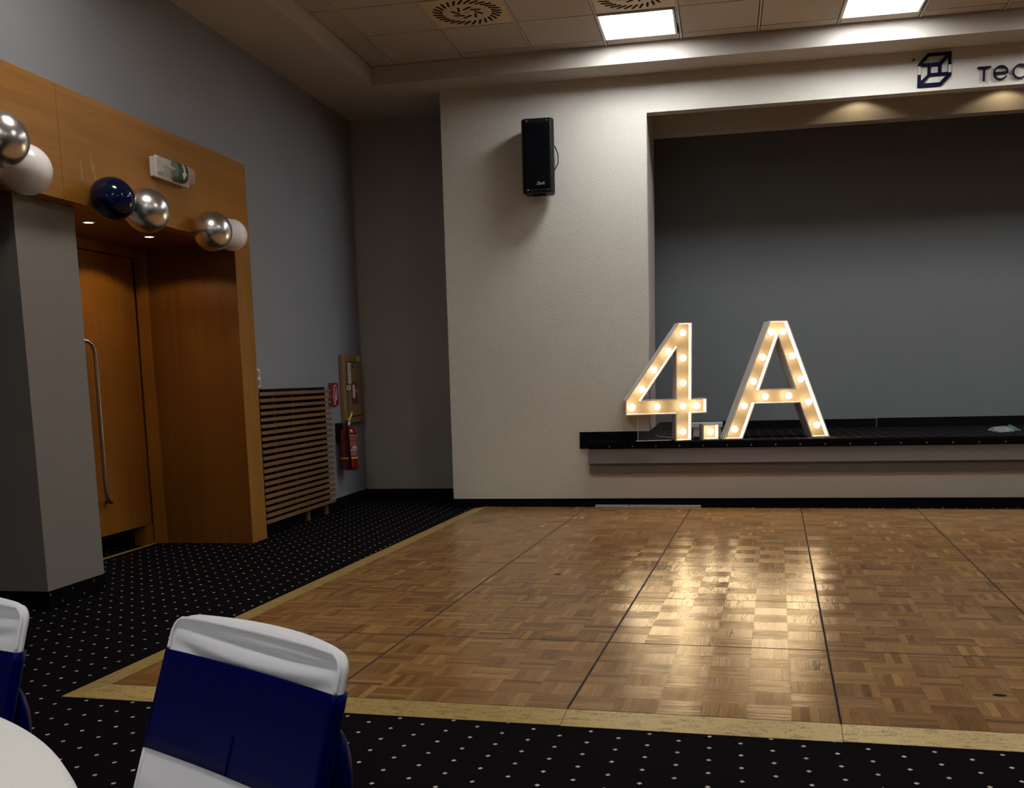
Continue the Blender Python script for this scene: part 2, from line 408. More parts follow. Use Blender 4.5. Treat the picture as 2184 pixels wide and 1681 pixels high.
xs = [x for x in xs if x < XE] + [XE + .01]; ys = [YCV - .008, TY0, TY0 - TP, TY0 - 2 * TP, TY0 - 3 * TP]
for i in range(len(xs) - 1):
    for j in range(len(ys) - 1):
        c = (i - 1, j - 1)
        if i >= 1 and j >= 1 and (c in lit or c in vents): continue
        tile(xs[i] + (.009 if i >= 1 else 0), xs[i + 1] - .009, ys[j + 1], ys[j])
# rest of the tiled ceiling, out of the picture, cut around the lit panels
fx = sorted(set([XCV, XE] + [TX0 + TP * k for k in range(0, 19)])); fy = [TY0 - TP * k for k in range(3, 23)]
rest = MB()
for i in range(len(fx) - 1):
    for j in range(len(fy) - 1):
        if (round((fx[i] - TX0) / TP), round((TY0 - fy[j]) / TP)) in lit and fx[i] >= TX0 - .01: continue
        rest.box(fx[i], fx[i + 1], fy[j + 1], fy[j], ZT, ZT + .012)
ro = rest.build('tile_field', MT['tile'], ce); ro['kind'] = 'stuff'
for k in range(0, 19):
    x = TX0 + TP * k
    MB().box(x - .0075, x + .0075, 6.8, YCV - .006, ZT - .003, ZT + .014).build('tee_bar', MT['tee'], ce)
et = MB(); et.box(XCV, XCV + .006, 6.0, YCV, ZT - .012, ZT - .002); et.box(XCV, XE, YCV - .006, YCV, ZT - .012, ZT - .002)
et.build('edge_trim', MT['tee'], ce)

# ------------------------------------------------------------------ ceiling lights and air diffusers
def light(x, y, label, m, group=None):
    t = thing('ceiling_light', label, 'ceiling light', (x, y, ZT), 0, group)
    f = MB(); a, bq = .288, .272
    f.box(-a, a, -a, -bq, -.006, .046); f.box(-a, a, bq, a, -.006, .046); f.box(-a, -bq, -bq, bq, -.006, .046); f.box(bq, a, -bq, bq, -.006, .046)
    f.build('frame', MT['white'], t)
    MB().box(-bq, bq, -bq, bq, .034, .046).build('diffuser', m, t)
    return t
light(*FRONT_PANELS[0], 'bright square ceiling light beside the cream round-slot air diffuser, above the black speaker', MT['panel'])
light(*FRONT_PANELS[1], 'bright square ceiling light cut by the top edge, nearest the blue cube emblem', MT['panel'])
for p in FRONT_PANELS[2:]: light(*p, 'square ceiling light in the row along the stage, beyond the right edge', MT['panel'], 'ceiling lights out of view along the stage')
for p in HALL_PANELS: light(*p, 'square ceiling light above the hall, out of the picture', MT['hallpanel'], 'ceiling lights out of view over the hall')
def vent(cx, cy, label, group=None):
    t = thing('air_diffuser', label, 'air vent', (cx, cy, ZT), 0)
    MB().box(-.290, .290, -.290, .290, -.001, .012).build('plate', MT['vent'], t)
    def slot(r, a, L, wd, tilt):
        ca, sa = math.cos(a + tilt), math.sin(a + tilt); px, py = r * math.cos(a), r * math.sin(a)
        q = [(-L / 2, -wd / 2), (L / 2, -wd / 2), (L / 2, wd / 2), (-L / 2, wd / 2)]
        MB().ext([(px + u * ca - v * sa, py + u * sa + v * ca) for u, v in q], 'z', -.004, .002).build('slot', MT['void'], t)
    for k in range(28): slot(.215, 2 * PI * k / 28, .082, .016, .55)
    for k in range(8): slot(.085, 2 * PI * k / 8 + .2, .080, .016, .75)
    MB().lathe([(.012, -.006), (.012, 0)], 10).build('screw', MT['vent'], t)
    return t
vent(TX0 + TP * 1.5, TY0 - TP * 1.5, 'cream square air diffuser with a ring of swirl slots, left of the ceiling lights')
vent(TX0 + TP * 3.5, TY0 - TP * 1.5, 'cream square swirl-slot air diffuser directly beside the bright ceiling light')

# hidden lamps between proscenium and rear beam: they make the scallops
for k in range(5):
    x = 1.155 + 1.195 * k
    t = thing('stage_downlight', 'small recessed downlight hidden above the stage opening', 'downlight', (x, 9.70, 3.608), 0, 'downlights above the stage opening')
    MB().lathe([(.05, -.02), (.05, .0)], 16).build('housing', MT['white'], t)
    ld = bpy.data.lights.new('downlight_beam', 'SPOT'); ld.energy = 2.2; ld.color = (1, .80, .50); ld.spot_size = 2.43; ld.spot_blend = .25; ld.shadow_soft_size = .02
    lo = bpy.data.objects.new('downlight_beam', ld); COL.objects.link(lo); lo.parent = t; lo.location = (0, 0, -.04)

# ------------------------------------------------------------------ portal on the left wall
XP = -3.456
po = struct(empty('trim_3'))
MB().box(XW, XP, 2.0, 5.066, 2.183, 2.780).build('lintel_panel', MT['lintel'], po, bevel=.002)
MB().box(XW, XP, 5.069, 7.265, 2.183, 2.780).build('lintel_panel', MT['lintel'], po, bevel=.002)
MB().box(XW, XP, 7.022, 7.265, 0, 2.181).build('jamb_panel', MT['jamb'], po, bevel=.002)
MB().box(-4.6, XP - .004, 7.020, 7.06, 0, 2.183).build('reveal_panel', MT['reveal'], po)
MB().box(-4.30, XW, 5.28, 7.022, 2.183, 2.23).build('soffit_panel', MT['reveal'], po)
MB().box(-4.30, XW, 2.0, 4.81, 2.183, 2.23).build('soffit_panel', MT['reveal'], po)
for y_, z_, l_ in ((5.335, 2.43, .055), (5.355, 2.385, .045), (5.235, 2.37, .05)):
    MB().add([(XP + .0004, y_, z_ + l_), (XP + .0004, y_ + .006, z_ + l_), (XP + .0004, y_ + .016, z_ - l_), (XP + .0004, y_ + .006, z_ - l_)], [(0, 1, 2, 3)]).build('worn_streak', MT['streak'], po)
struct(MB().box(-4.30, -3.565, 4.791, 5.304, .004, 2.183).build('wall_pillar', MT['pillar']))
bp_ = struct(empty('baseboard_pillar'))
MB().box(-3.567, -3.557, 4.783, 5.304, 0, .102).build('skirting_piece', MT['carpetpillar'], bp_)
MB().box(-4.30, -3.566, 4.783, 4.791, 0, .102).build('skirting_piece', MT['carpetpillar'], bp_)
# space beyond the doors
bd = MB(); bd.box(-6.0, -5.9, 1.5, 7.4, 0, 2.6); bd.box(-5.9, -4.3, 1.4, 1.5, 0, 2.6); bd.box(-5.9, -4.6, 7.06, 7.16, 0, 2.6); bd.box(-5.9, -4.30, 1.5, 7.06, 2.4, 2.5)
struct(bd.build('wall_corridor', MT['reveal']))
struct(MB().box(-4.30, -4.20, 1.5, 2.0, 0, 2.4).build('wall_corridor_side', MT['darkwall']))
# door 1: two leaves, frame, head
d1 = struct(empty('door_1'))
MB().box(-4.245, -4.15, 6.985, 7.020, .0, 2.183).build('frame_post', MT['door'], d1, bevel=.004)
MB().box(-4.30, -4.225, 5.300, 6.985, 2.118, 2.183).build('head_rail', MT['door'], d1, bevel=.003)
MB().box(-4.35, -4.25, 6.89, 6.985, .0, .15).build('post_foot', MT['door'], d1)
lf = MB().box(-4.29, -4.25, 6.075, 6.972, .152, 2.112).build('door_leaf', MT['door'], d1, bevel=.002)
MB().box(-4.29, -4.25, 5.300, 6.070, .152, 2.112).build('door_leaf', MT['door'], d1, bevel=.002)
hp = [(-4.25, 6.20, 1.500), (-4.215, 6.225, 1.502), (-4.19, 6.27, 1.497)]
hp += [(-4.19, 6.31, 1.478), (-4.19, 6.333, 1.44), (-4.19, 6.337, 1.38), (-4.19, 6.334, .60), (-4.19, 6.335, .47), (-4.19, 6.342, .425), (-4.19, 6.362, .396), (-4.195, 6.39, .388), (-4.215, 6.41, .39), (-4.25, 6.415, .392)]
MB().tube(hp, .0145, 12).build('pull_handle', MT['steel'], lf, smooth=True)
MB().box(-4.245, -4.225, 5.300, 6.985, 0, .006).build('threshold_strip', MT['gold'], d1)
for k, (y, lb) in enumerate(((5.784, 'small lit downlight in the wooden soffit above the door, nearer the grey pillar'), (6.463, 'small lit downlight in the wooden soffit above the door, nearer the right jamb'))):
    t = thing('downlight', lb, 'downlight', (-3.795, y, 2.183))
    r_ = MB(); r_.lathe([(.030, -.004), (.044, -.004), (.046, 0), (.030, .0)], 20, cap=False); r_.build('ring', MT['steel'], t)
    MB().lathe([(.004, -.002), (.029, -.002), (.029, .004)], 16).build('lens', MT['spotlens'], t)
    ld = bpy.data.lights.new('downlight_beam', 'SPOT'); ld.energy = 10; ld.color = (1, .76, .48); ld.spot_size = 2.45; ld.spot_blend = .18; ld.shadow_soft_size = .03
    lo = bpy.data.objects.new('downlight_beam', ld); COL.objects.link(lo); lo.parent = t; lo.location = (0, 0, -.012)

# ------------------------------------------------------------------ dance floor
ANG, GX, GY, PN = -.0478, -2.582 * .92, 3.8204 * .92, .92
df = thing('dance_floor', 'portable oak parquet dance floor with gold edge ramps before the stage', 'dance floor', (GX, GY, 0), ANG)
NI, NJ = 9, 6
ZP = .0184
import itertools
bs = (PN - .010) / 6; ns = 5
rng = random.Random(11)
def strip_mesh(name, L, Wd):
    mb = MB().box(-L / 2, L / 2, -Wd / 2, Wd / 2, -.006, 0); me = mb.mesh(name); me.materials.append(MT['oak'])
    a = me.attributes.new('loc', 'FLOAT_VECTOR', 'POINT')
    for i, v in enumerate(me.vertices): a.data[i].vector = v.co
    return me
SW = bs / ns
sm = strip_mesh('parquet_strip', bs - .0007, SW - .0007)
fv, ff, floc, ftone = [], [], [], []
def tone():
    t = rng.gauss(.49, .13)
    if rng.random() < .09: t -= .22
    if rng.random() < .08: t += .2
    return max(0, min(.95, t))
for i in range(NI):
    for j in range(NJ):
        x0, y0 = i * PN, j * PN
        pb = MB().box(x0 + .0015, x0 + PN - .0015, y0 + .0015, y0 + PN - .0015, .001, ZP - .0006).build('floor_panel', MT['joint'], df)
        ptone = rng.uniform(-.05, .05)
        for bi in range(6):
            for bj in range(6):
                btone = rng.gauss(0, .07)
                for s in range(ns):
                    cx = x0 + .005 + bs * (bi + .5); cy = y0 + .005 + bs * (bj + .5); off = (s - (ns - 1) / 2) * SW
                    rot = (bi + bj + i + j) % 2
                    dz = rng.uniform(-.0002, .0003); tn = max(0, tone() + ptone + btone)
                    if rot: cx += off
                    else: cy += off
                    rx, ry = rng.random(), rng.random()
                    if j == 0 and bj < 2 and i < 5:
                        o = bpy.data.objects.new('parquet_strip', sm); COL.objects.link(o); o.parent = pb
                        o.location = (cx, cy, ZP + dz); o.rotation_euler = (0, 0, PI / 2 if rot else 0); o.color = (tn, rx, ry, 1)
                    else:
                        L2, W2 = (bs - .0007) / 2, (SW - .0007) / 2
                        b0 = len(fv)
                        for z in (-.004, 0):
                            for u, v in ((-L2, -W2), (L2, -W2), (L2, W2), (-L2, W2)):
                                p = (-v, u) if rot else (u, v)
                                fv.append((cx + p[0], cy + p[1], ZP + dz + z)); floc.append((u + rx * 50, v + ry * 50, z)); ftone.append(tn)
                        ff += [(b0 + 4, b0 + 5, b0 + 6, b0 + 7), (b0, b0 + 1, b0 + 5, b0 + 4), (b0 + 1, b0 + 2, b0 + 6, b0 + 5), (b0 + 2, b0 + 3, b0 + 7, b0 + 6), (b0 + 3, b0, b0 + 4, b0 + 7)]
me = bpy.data.meshes.new('parquet_field'); me.from_pydata(fv, [], ff); me.update(); me.materials.append(MT['oak'])
a = me.attributes.new('loc', 'FLOAT_VECTOR', 'POINT'); a.data.foreach_set('vector', [c for v in floc for c in v])
a = me.attributes.new('tone', 'FLOAT', 'POINT'); a.data.foreach_set('value', ftone)
o = bpy.data.objects.new('parquet_field', me); COL.objects.link(o); o.parent = df; o['kind'] = 'stuff'; o.color = (0, 0, 0, 1)
RW = .128
for i in range(NI):
    xa, xb = i * PN + .001, (i + 1) * PN - .001
    dy = (-.003, .002, -.002, .004)[i % 4] if i else 0
    lo_ = xa if i else -RW
    MB().add([(lo_, -RW + dy, .001), (xb, -RW + dy, .001), (xb, 0, .001), (xa, 0, .001), (lo_, -RW + dy, .003), (xb, -RW + dy, .003), (xb, -.001, ZP), (xa, -.001, ZP)],
             [(0, 3, 2, 1), (4, 5, 6, 7), (0, 1, 5, 4), (1, 2, 6, 5), (2, 3, 7, 6), (3, 0, 4, 7)]).build('edge_ramp', MT['gold'], df)
for j in range(NJ):
    ya, yb = j * PN + .001, (j + 1) * PN - .001
    lo_ = ya if j else -RW
    MB().add([(-RW, lo_, .001), (0, ya, .001), (0, yb, .001), (-RW, yb, .001), (-RW, lo_, .003), (-.001, ya, ZP), (-.001, yb, ZP), (-RW, yb, .003)],
             [(0, 3, 2, 1), (4, 5, 6, 7), (0, 1, 5, 4), (1, 2, 6, 5), (2, 3, 7, 6), (3, 0, 4, 7)]).build('edge_ramp', MT['gold'], df)
# dark spots worn into the floor
def spot(x, y, rx, ry):
    MB().ext([(x + rx * math.cos(2 * PI * k / 12), y + ry * math.sin(2 * PI * k / 12)) for k in range(12)], 'z', ZP, ZP + .0008).build('floor_scar', MT['void'], df)
spot(3.32, .40, .024, .016); spot(1.30, 2.42, .02, .016)
# aluminium rail between floor and stage skirting
t = thing('connector_rail', 'thin aluminium connector rail lying along the back edge of the parquet', 'rail', (-.66, 9.03, 0), ANG)
MB().box(-.465, -.17, -.012, .012, .010, .030).build('rail_piece', MT['rail'], t)
MB().box(-.16, .465, -.012, .012, .010, .030).build('rail_piece', MT['rail'], t)
MB().box(-.465, .465, -.020, -.013, .0, .022).build('rail_base', MT['rail'], t)

# ------------------------------------------------------------------ marquee letters
def loops_walls(mb, loops, y0, y1):
    for lp in loops:
        n = len(lp); b = len(mb.v)
        mb.v += [(q[0], y0, q[1]) for q in lp] + [(q[0], y1, q[1]) for q in lp]
        mb.f += [(b + i, b + (i + 1) % n, b + (i + 1) % n + n, b + i + n) for i in range(n)]
def letter(name, label, cat, loc, yaw, outer, holes, bulbs, depth=.20, rec=.10):
    t = thing(name, label, cat, loc, yaw, 'lit marquee letters on the stage')
    mb = MB(); loops_walls(mb, [outer] + holes, 0, depth)
    wv = mb.build('letter_wall', MT['letterwall'], t)
    s = wv.modifiers.new('solid', 'SOLIDIFY'); s.thickness = .009; s.offset = 0; s.use_even_offset = True
    fp = flat('face_plate', outer, holes, .004, MT['letterface'], t); fp.location = (0, rec + .004, 0)
    bk = flat('back_plate', outer, holes, .004, MT['letterwall'], t); bk.location = (0, depth, 0)
    for x, z in bulbs:
        bb_ = MB().sphere((0, 0, 0), .0275, 16, 10).build('bulb', MT['bulb'], t, smooth=True); bb_.location = (x, .032, z)
        MB().lathe([(.017, .026), (.017, .068)], 12, axis='y').build('socket', MT['letterwall'], bb_)
    return t
def bl(pts, x0, y, k, z0):
    # picture marks of the bulbs turned into metres on the letter's face
    out = []
    for px, py in pts:
        out.append(((px - x0) * k, (z0 - py) * k))
    return out
K4 = 9.12 / 2200
o4 = [(-.382, 1.599), (-.271, 1.599), (-.275, .951), (-.146, .951), (-.146, .833), (-.275, .831), (-.279, .597), (-.407, .597), (-.406, .829), (-.838, .829), (-.836, .949)]
h4 = [(-.704, .95), (-.405, .952), (-.401, 1.39)]
def shp(P, x0, s): return [((x - x0) * s, z - .597) for x, z in P]
B4 = [(-.340, 1.518), (-.466, 1.363), (-.589, 1.210), (-.697, 1.048), (-.779, .893), (-.566, .892), (-.342, .892), (-.222, .892), (-.340, 1.304), (-.340, 1.091), (-.342, .672)]
letter('marquee_numeral', 'lit white numeral 4 with warm round bulbs on the stage edge', 'light sign', (-.340, 8.997, ZST + .004), .24, shp(o4, -.343, 1.012), [shp(h4, -.343, 1.012)], shp(B4, -.343, 1.012), .16)
oA = [(.391, 1.597), (.534, 1.597), (.905, .597), (.760, .597), (.652, .898), (.264, .898), (.160, .597), (.013, .597)]
hA = [(.460, 1.475), (.614, 1.015), (.302, 1.015)]
BA = [(.409, 1.505), (.508, 1.507), (.336, 1.294), (.588, 1.298), (.259, 1.087), (.662, 1.098), (.361, .955), (.561, .957), (.182, .879), (.732, .899), (.101, .678), (.806, .696)]
letter('marquee_letter', 'lit white capital letter A with warm round bulbs on the stage edge', 'light sign', (.460, 9.19, ZST + .004), .21, shp(oA, .460, 1.02), [shp(hA, .460, 1.02)], shp(BA, .460, 1.02))
od = [(-.066, 0), (.066, 0), (.066, .126), (-.066, .126)]
letter('marquee_dot', 'small lit white square full stop with one bulb between numeral and letter', 'light sign', (-.109, 9.10, ZST + .004), .22, od, [], [(.004, .063)], .16)
# clear support sheet under the arm of the numeral
t = thing('support_stand', 'thin clear acrylic support stand under the left arm of the numeral 4', 'stand', (-.585, 8.985, ZST + .004), .24)
MB().box(-.15, .16, 0, .003, .0, .226).build('sheet', MT['acrylic'], t)
MB().box(-.153, -.149, -.002, .005, .0, .226).build('sheet_edge', MT['white'], t)
MB().box(-.17, .14, -.012, .012, .0, .004).build('foot', MT['white'], t)
# white box behind the dot
t = thing('white_box', 'white lidded box on the stage behind the lit full stop', 'box', (-.148, 9.62, ZST))
MB().box(-.128, .128, -.10, .10, .004, .085).build('box_body', MT['letterwall'], t, bevel=.003)
MB().box(-.140, .140, -.112, .112, .085, .125).build('lid', MT['white'], t, bevel=.003)
tag(MB().tube([(-.03, 9.30, .602), (-.025, 9.38, .602), (-.03, 9.46, .602), (-.1, 9.45, .602), (-.24, 9.42, .602), (-.33, 9.38, .602)], .0028, 6).build('white_cable', MT['white'], smooth=True), 'thin white cable running behind the lit full stop', 'cable')
tag(MB().tube([(-.66 + .05, 9.62, .615), (-.60, 9.58, .602), (-.55, 9.50, .602), (-.47, 9.42, .602), (-.42, 9.36, .602)], .003, 6).build('white_cable', MT['white'], smooth=True), 'thin white cable end beside the jamb behind the numeral 4', 'cable')
# crumpled bag
t = thing('plastic_bag', 'crumpled clear plastic bag with green print lying on the stage carpet', 'bag', (2.44, 9.72, ZST))
def crumple(cx, cy, rx, ry, h, seed, m, name):
    r = random.Random(seed); mb = MB(); rings = []
    n, k = 26, 7
    ph = [r.uniform(0, 6.28) for _ in range(6)]
    for i in range(k + 1):
        f = i / k; ring = []
        for q in range(n):
            a = 2 * PI * q / n
            e = 1 + .16 * math.sin(3 * a + ph[0]) + .10 * math.sin(7 * a + ph[1]) + r.uniform(-.05, .05)
            rad = math.cos(f * PI / 2) if i < k else .03
            z = h * math.sin(f * PI / 2) * (1 + .35 * math.sin(2 * a + ph[2]) + r.uniform(-.22, .22)) + .002
            ring.append((cx + rx * e * rad * math.cos(a), cy + ry * e * rad * math.sin(a), max(.002, z)))
        rings.append(ring)
    mb.loft(rings, True, False, True)
    return mb.build(name, m, t)
crumple(-.045, -.03, .085, .17, .030, 3, MT['film'], 'film'); crumple(.05, .05, .075, .12, .038, 5, MT['greenfilm'], 'printed_film')

# ------------------------------------------------------------------ wall sign: emblem and letters
t = thing('wall_sign', 'navy cube emblem with raised navy lettering on the beam above the stage', 'sign', (1.645, YS, 3.527))
def rel(P): return [(x - 1.645, z - 3.527) for x, z in P]
em = flat('emblem', rel([(1.519, 3.577), (1.592, 3.655), (1.772, 3.655), (1.772, 3.471), (1.699, 3.399), (1.519, 3.399)]),
          [rel(h) for h in ([(1.605, 3.631), (1.727, 3.630), (1.681, 3.580), (1.556, 3.580)], [(1.697, 3.558), (1.747, 3.610), (1.746, 3.501), (1.697, 3.501)],
                            [(1.617, 3.553), (1.672, 3.553), (1.672, 3.501), (1.617, 3.501)], [(1.543, 3.555), (1.593, 3.555), (1.593, 3.491), (1.543, 3.446)],
                            [(1.608, 3.478), (1.735, 3.478), (1.687, 3.427), (1.564, 3.427)])], .010, MT['navy'], t)
em.location = (0, -.003, 0)
e1 = flat('chipped_patch', rel([(1.5185, 3.558), (1.5425, 3.558), (1.5425, 3.495), (1.5185, 3.495)]), [], .002, MT['print_'], em); e1.location = (0, -.010, 0)
e2 = flat('chipped_patch', rel([(1.749, 3.555), (1.7725, 3.555), (1.7725, 3.496), (1.749, 3.496)]), [], .002, MT['print_'], em); e2.location = (0, -.010, 0)
LD = .015
l1 = flat('raised_letter', rel([(1.966, 3.517), (2.066, 3.517), (2.066, 3.504), (2.0235, 3.504), (2.0235, 3.405), (2.0095, 3.405), (2.0095, 3.504), (1.966, 3.504)]), [], LD, MT['navy'], t); l1.location = (0, -.008, 0)
def ringpoly(cx, cz, r1, r2, a0, a1, n=36):
    A = [a0 + (a1 - a0) * k / n for k in range(n + 1)]
    return [(cx + r1 * math.cos(a), cz + r1 * math.sin(a)) for a in A] + [(cx + r2 * math.cos(a), cz + r2 * math.sin(a)) for a in reversed(A)]
mb = MB()
def ringext(mb, cx, cz, r1, r2, a0, a1):
    n = 36
    for k in range(n):
        a, b = a0 + (a1 - a0) * k / n, a0 + (a1 - a0) * (k + 1) / n
        mb.ext([(cx + r1 * math.cos(a), cz + r1 * math.sin(a)), (cx + r1 * math.cos(b), cz + r1 * math.sin(b)), (cx + r2 * math.cos(b), cz + r2 * math.sin(b)), (cx + r2 * math.cos(a), cz + r2 * math.sin(a))], 'y', -LD - .008, -.008)
ringext(mb, 2.140 - 1.645, 3.461 - 3.527, .056, .043, 0, 2 * PI - .55); mb.box(2.090 - 1.645, 2.196 - 1.645, -LD - .008, -.008, 3.4545 - 3.527, 3.4675 - 3.527)
mb.build('raised_letter', MT['navy'], t)
mb = MB(); ringext(mb, 2.283 - 1.645, 3.460 - 3.527, .057, .044, .62, 2 * PI - .62); mb.build('raised_letter', MT['navy'], t)
tag(MB().lathe([(.011, -.004), (.011, 0)], 16, (1.491, YS, 3.425), 'y').build('cover_cap', MT['print_'], org=(1.491, YS, 3.425)), 'small round cream cover cap below left of the cube emblem', 'cap')
tag(MB().lathe([(.006, -.022), (.010, -.018), (.010, 0)], 14, (1.486, YS, 3.613), 'y').build('wall_plug', MT['greybeam2'], org=(1.486, YS, 3.613)), 'small dark wall plug above left of the cube emblem', 'plug')

# ------------------------------------------------------------------ loudspeaker
t = thing('loudspeaker', 'black loudspeaker mounted on the cream wall left of the stage opening', 'speaker', (-1.548, 8.935, 2.728), .03)
sh = [(-.118, -.105), (.118, -.105), (.140, -.06), (.115, .10), (-.115, .10), (-.140, -.06)]
MB().ext(sh, 'z', 0, .605).build('cabinet', MT['speaker'], t, bevel=.012, seg=3)
MB().box(-.108, .108, -.114, -.103, .04, .565).build('grille', MT['grille'], t, bevel=.004)
for x in (-.085, .085):
    for z in (.022, .583): MB().lathe([(.003, -.112), (.006, -.109), (.006, -.103)], 10, (x, 0, z), 'y').build('screw', MT['steel'], t)
MB().box(-.04, .04, .10, .152, .22, .38).build('bracket', MT['black'], t)
MB().box(-.05, .05, -.02, .02, -.012, .0).build('foot', MT['black'], t)
MB().tube([(.110, .09, .42), (.130, .10, .40), (.150, .11, .34), (.150, .11, .27), (.112, .09, .20)], .0045, 8).build('cable', MT['black'], t, smooth=True)
fc = bpy.data.curves.new('maker_text', 'FONT'); fc.body = 'Zeck'; fc.size = .034; fc.extrude = .0008; fc.shear = .25; fc.align_x = 'CENTER'
fo = bpy.data.objects.new('maker_text', fc); COL.objects.link(fo)
dg = bpy.context.evaluated_depsgraph_get(); tm = bpy.data.meshes.new_from_object(fo.evaluated_get(dg)); bpy.data.objects.remove(fo, do_unlink=True)
tm.materials.clear(); tm.materials.append(MT['greyprint'])
o = bpy.data.objects.new('maker_text', tm); COL.objects.link(o); o.parent = t; o.rotation_euler = (PI / 2, 0, 0); o.location = (.025, -.1155, .062)

# ------------------------------------------------------------------ radiator screen
t = thing('radiator_screen', 'slatted oak radiator screen on the grey wall beside the wooden portal', 'radiator cover', (XW, 8.05, 0))
Y0, Y1 = 7.335, 8.79
for k in range(21):
    z = .098 + k * .0497
    MB().box(.050, .078, Y0 - 8.05, Y1 - 8.05, z - .002, z + .024).build('slat', MT['slat'], t, bevel=.0015, seg=1)
MB().box(.004, .022, 7.49 - 8.05, 8.78 - 8.05, .10, 1.140).build('back_panel', MT['black'], t)
for y in (7.62, 7.98, 8.20, 8.62): MB().box(.022, .050, y - 8.05, y - 8.05 + .04, .09, 1.12).build('upright', MT['shadedwood'], t)  # uprights coloured darker than their oak feet: shade between the slats, painted in
for y in (8.20, 8.62): MB().box(.022, .050, y - 8.05, y - 8.05 + .04, 0, .09).build('foot', MT['slat'], t)
# socket
t = thing('wall_socket', 'white double wall socket between the wooden jamb and the slatted screen', 'socket', (XW, 7.42, 1.225))
MB().box(0, .035, -.045, .045, -.075, .075).build('socket_body', MT['white'], t, bevel=.012, seg=3)
for z in (-.034, .034): MB().lathe([(.026, .030), (.026, .0362)], 18, (0, 0, z), 'x').build('socket_recess', MT['darkprint'], t)
# extinguisher sign
t = thing('extinguisher_sign', 'red square sign with white extinguisher symbol at the end of the slatted screen', 'sign', (XW, 9.015, 1.07))
MB().box(.012, .024, -.105, .105, -.105, .105).build('plate', MT['red'], t, bevel=.003)
MB().box(0, .012, -.09, .09, -.09, .09).build('spacer', MT['print_'], t)
ox = .0245
def mark(parent, path, r, m): return MB().tube(path, r, 6).build('symbol', m, parent)
mark(t, [(ox, .00, -.075), (ox, .02, -.06), (ox, .024, .03), (ox, .012, .05), (ox, -.012, .05), (ox, -.02, .03), (ox, -.02, -.06), (ox, .0, -.075)], .0035, MT['print_'])
mark(t, [(ox, -.006, .052), (ox, .0, .075), (ox, .03, .085), (ox, .055, .06), (ox, .06, .0), (ox, .045, -.055)], .004, MT['print_'])
MB().box(.024, .0262, -.012, .022, -.095, -.082).build('symbol', MT['print_'], t)
# hydrant cabinet
t = thing('hydrant_cabinet', 'tan wall cabinet with red and white stickers above the fire extinguisher', 'cabinet', (XW, 9.385, 1.11))
zb, zt = -.325, .330
MB().box(0, .050, -.175, .315, zb, zt).build('cabinet_body', MT['tan'], t, bevel=.012, seg=2)
dr = MB().box(.050, .057, -.095, .250, -.255, .255).build('cabinet_door', MT['tan'], t, bevel=.003)
gr = MB(); gr.box(.050, .0535, -.103, .258, .255, .262); gr.box(.050, .0535, -.103, .258, -.262, -.255); gr.box(.050, .0535, -.103, -.096, -.262, .262)
gr.build('door_gap', MT['void'], t)
def stick(y0, y1, z0, z1, m, par=None, x=.057): return MB().box(x, x + .0015, y0, y1, z0, z1).build('sticker', m, par or t)
stick(.185, .275, .262, .318, MT['yellow'], None, .050)
stick(-.085, -.010, .155, .25, MT['print_'], dr); stick(-.080, -.005, .055, .15, MT['print_'], dr); stick(-.130, -.030, -.005, .035, MT['print_'], t, .0575)
stick(.040, .090, .20, .245, MT['green'], dr)
sr = stick(.005, .150, -.145, .07, MT['red'], dr)
for z in (.175, .19, .205, .22, .235, .075, .09, .105, .12): MB().box(.0585, .0588, -.075, -.020, z, z + .005).build('print_line', MT['darkprint'], dr)
MB().box(.0585, .0595, .020, .085, -.085, .04).build('symbol', MT['print_'], dr)
MB().box(.0585, .0595, .09, .112, -.022, -.012).build('symbol', MT['print_'], dr); MB().lathe([(.018, .0585), (.018, .0595)], 14, (0, .120, -.017), 'x').build('symbol', MT['print_'], dr)
MB().box(.0590, .0595, -.115, -.055, .008, .02).build('symbol', MT['darkprint'], t)
# extinguisher
EX = (XW + .105, 9.105, .360)
t = thing('fire_extinguisher', 'red fire extinguisher with yellow pin hanging below the tan cabinet', 'fire extinguisher', EX)
pr = [(.006, .012), (.060, .0), (.077, .012), (.080, .03), (.080, .345), (.074, .375), (.055, .398), (.026, .408), (.022, .42)]
MB().lathe(pr, 32).build('cylinder', MT['redpaint'], t, smooth=True)
MB().lathe([(.0815, .108), (.0815, .122)], 32, cap=False).build('strap', MT['yellow'], t, smooth=True)
MB().lathe([(.023, .408), (.025, .44), (.02, .462)], 16).build('valve', MT['print_'], t, smooth=True)
lv = MB(); lv.box(-.012, .012, -.03, .065, .455, .468); lv.box(-.010, .010, .045, .062, .425, .458)
lv.build('lever', MT['steel'], t, bevel=.002)
MB().tube([(.01, -.01, .45), (.02, .0, .475), (.028, .02, .505), (.03, .055, .54)], [.010, .012, .011, .004], 8).build('safety_pin', MT['yellow'], t, smooth=True)
MB().tube([(0, -.015, .45), (.01, -.055, .455), (.02, -.085, .435), (.03, -.095, .36), (.035, -.09, .22), (.04, -.085, .10)], .011, 10).build('hose', MT['black'], t, smooth=True)
MB().tube([(.04, -.085, .10), (.042, -.083, .03)], [.014, .010], 10).build('nozzle', MT['black'], t, smooth=True)
MB().box(-.105, -.06, -.055, .02, .26, .44).build('wall_bracket', MT['black'], t)
def curved_label(z0, z1, a0, a1, m, r=.0806, nmn='label_sticker'):
    mb = MB(); n = 10
    mb.loft([[(r * math.cos(a0 + (a1 - a0) * k / n), r * math.sin(a0 + (a1 - a0) * k / n), z) for k in range(n + 1)] for z in (z0, z1)], False)
    return mb.build(nmn, m, t, smooth=True)
ca = math.atan2(-.93, .37)     # direction facing the hall
curved_label(.125, .325, ca + .05, ca + 1.25, plain('red_label', (.20, .018, .022), .5, .05))
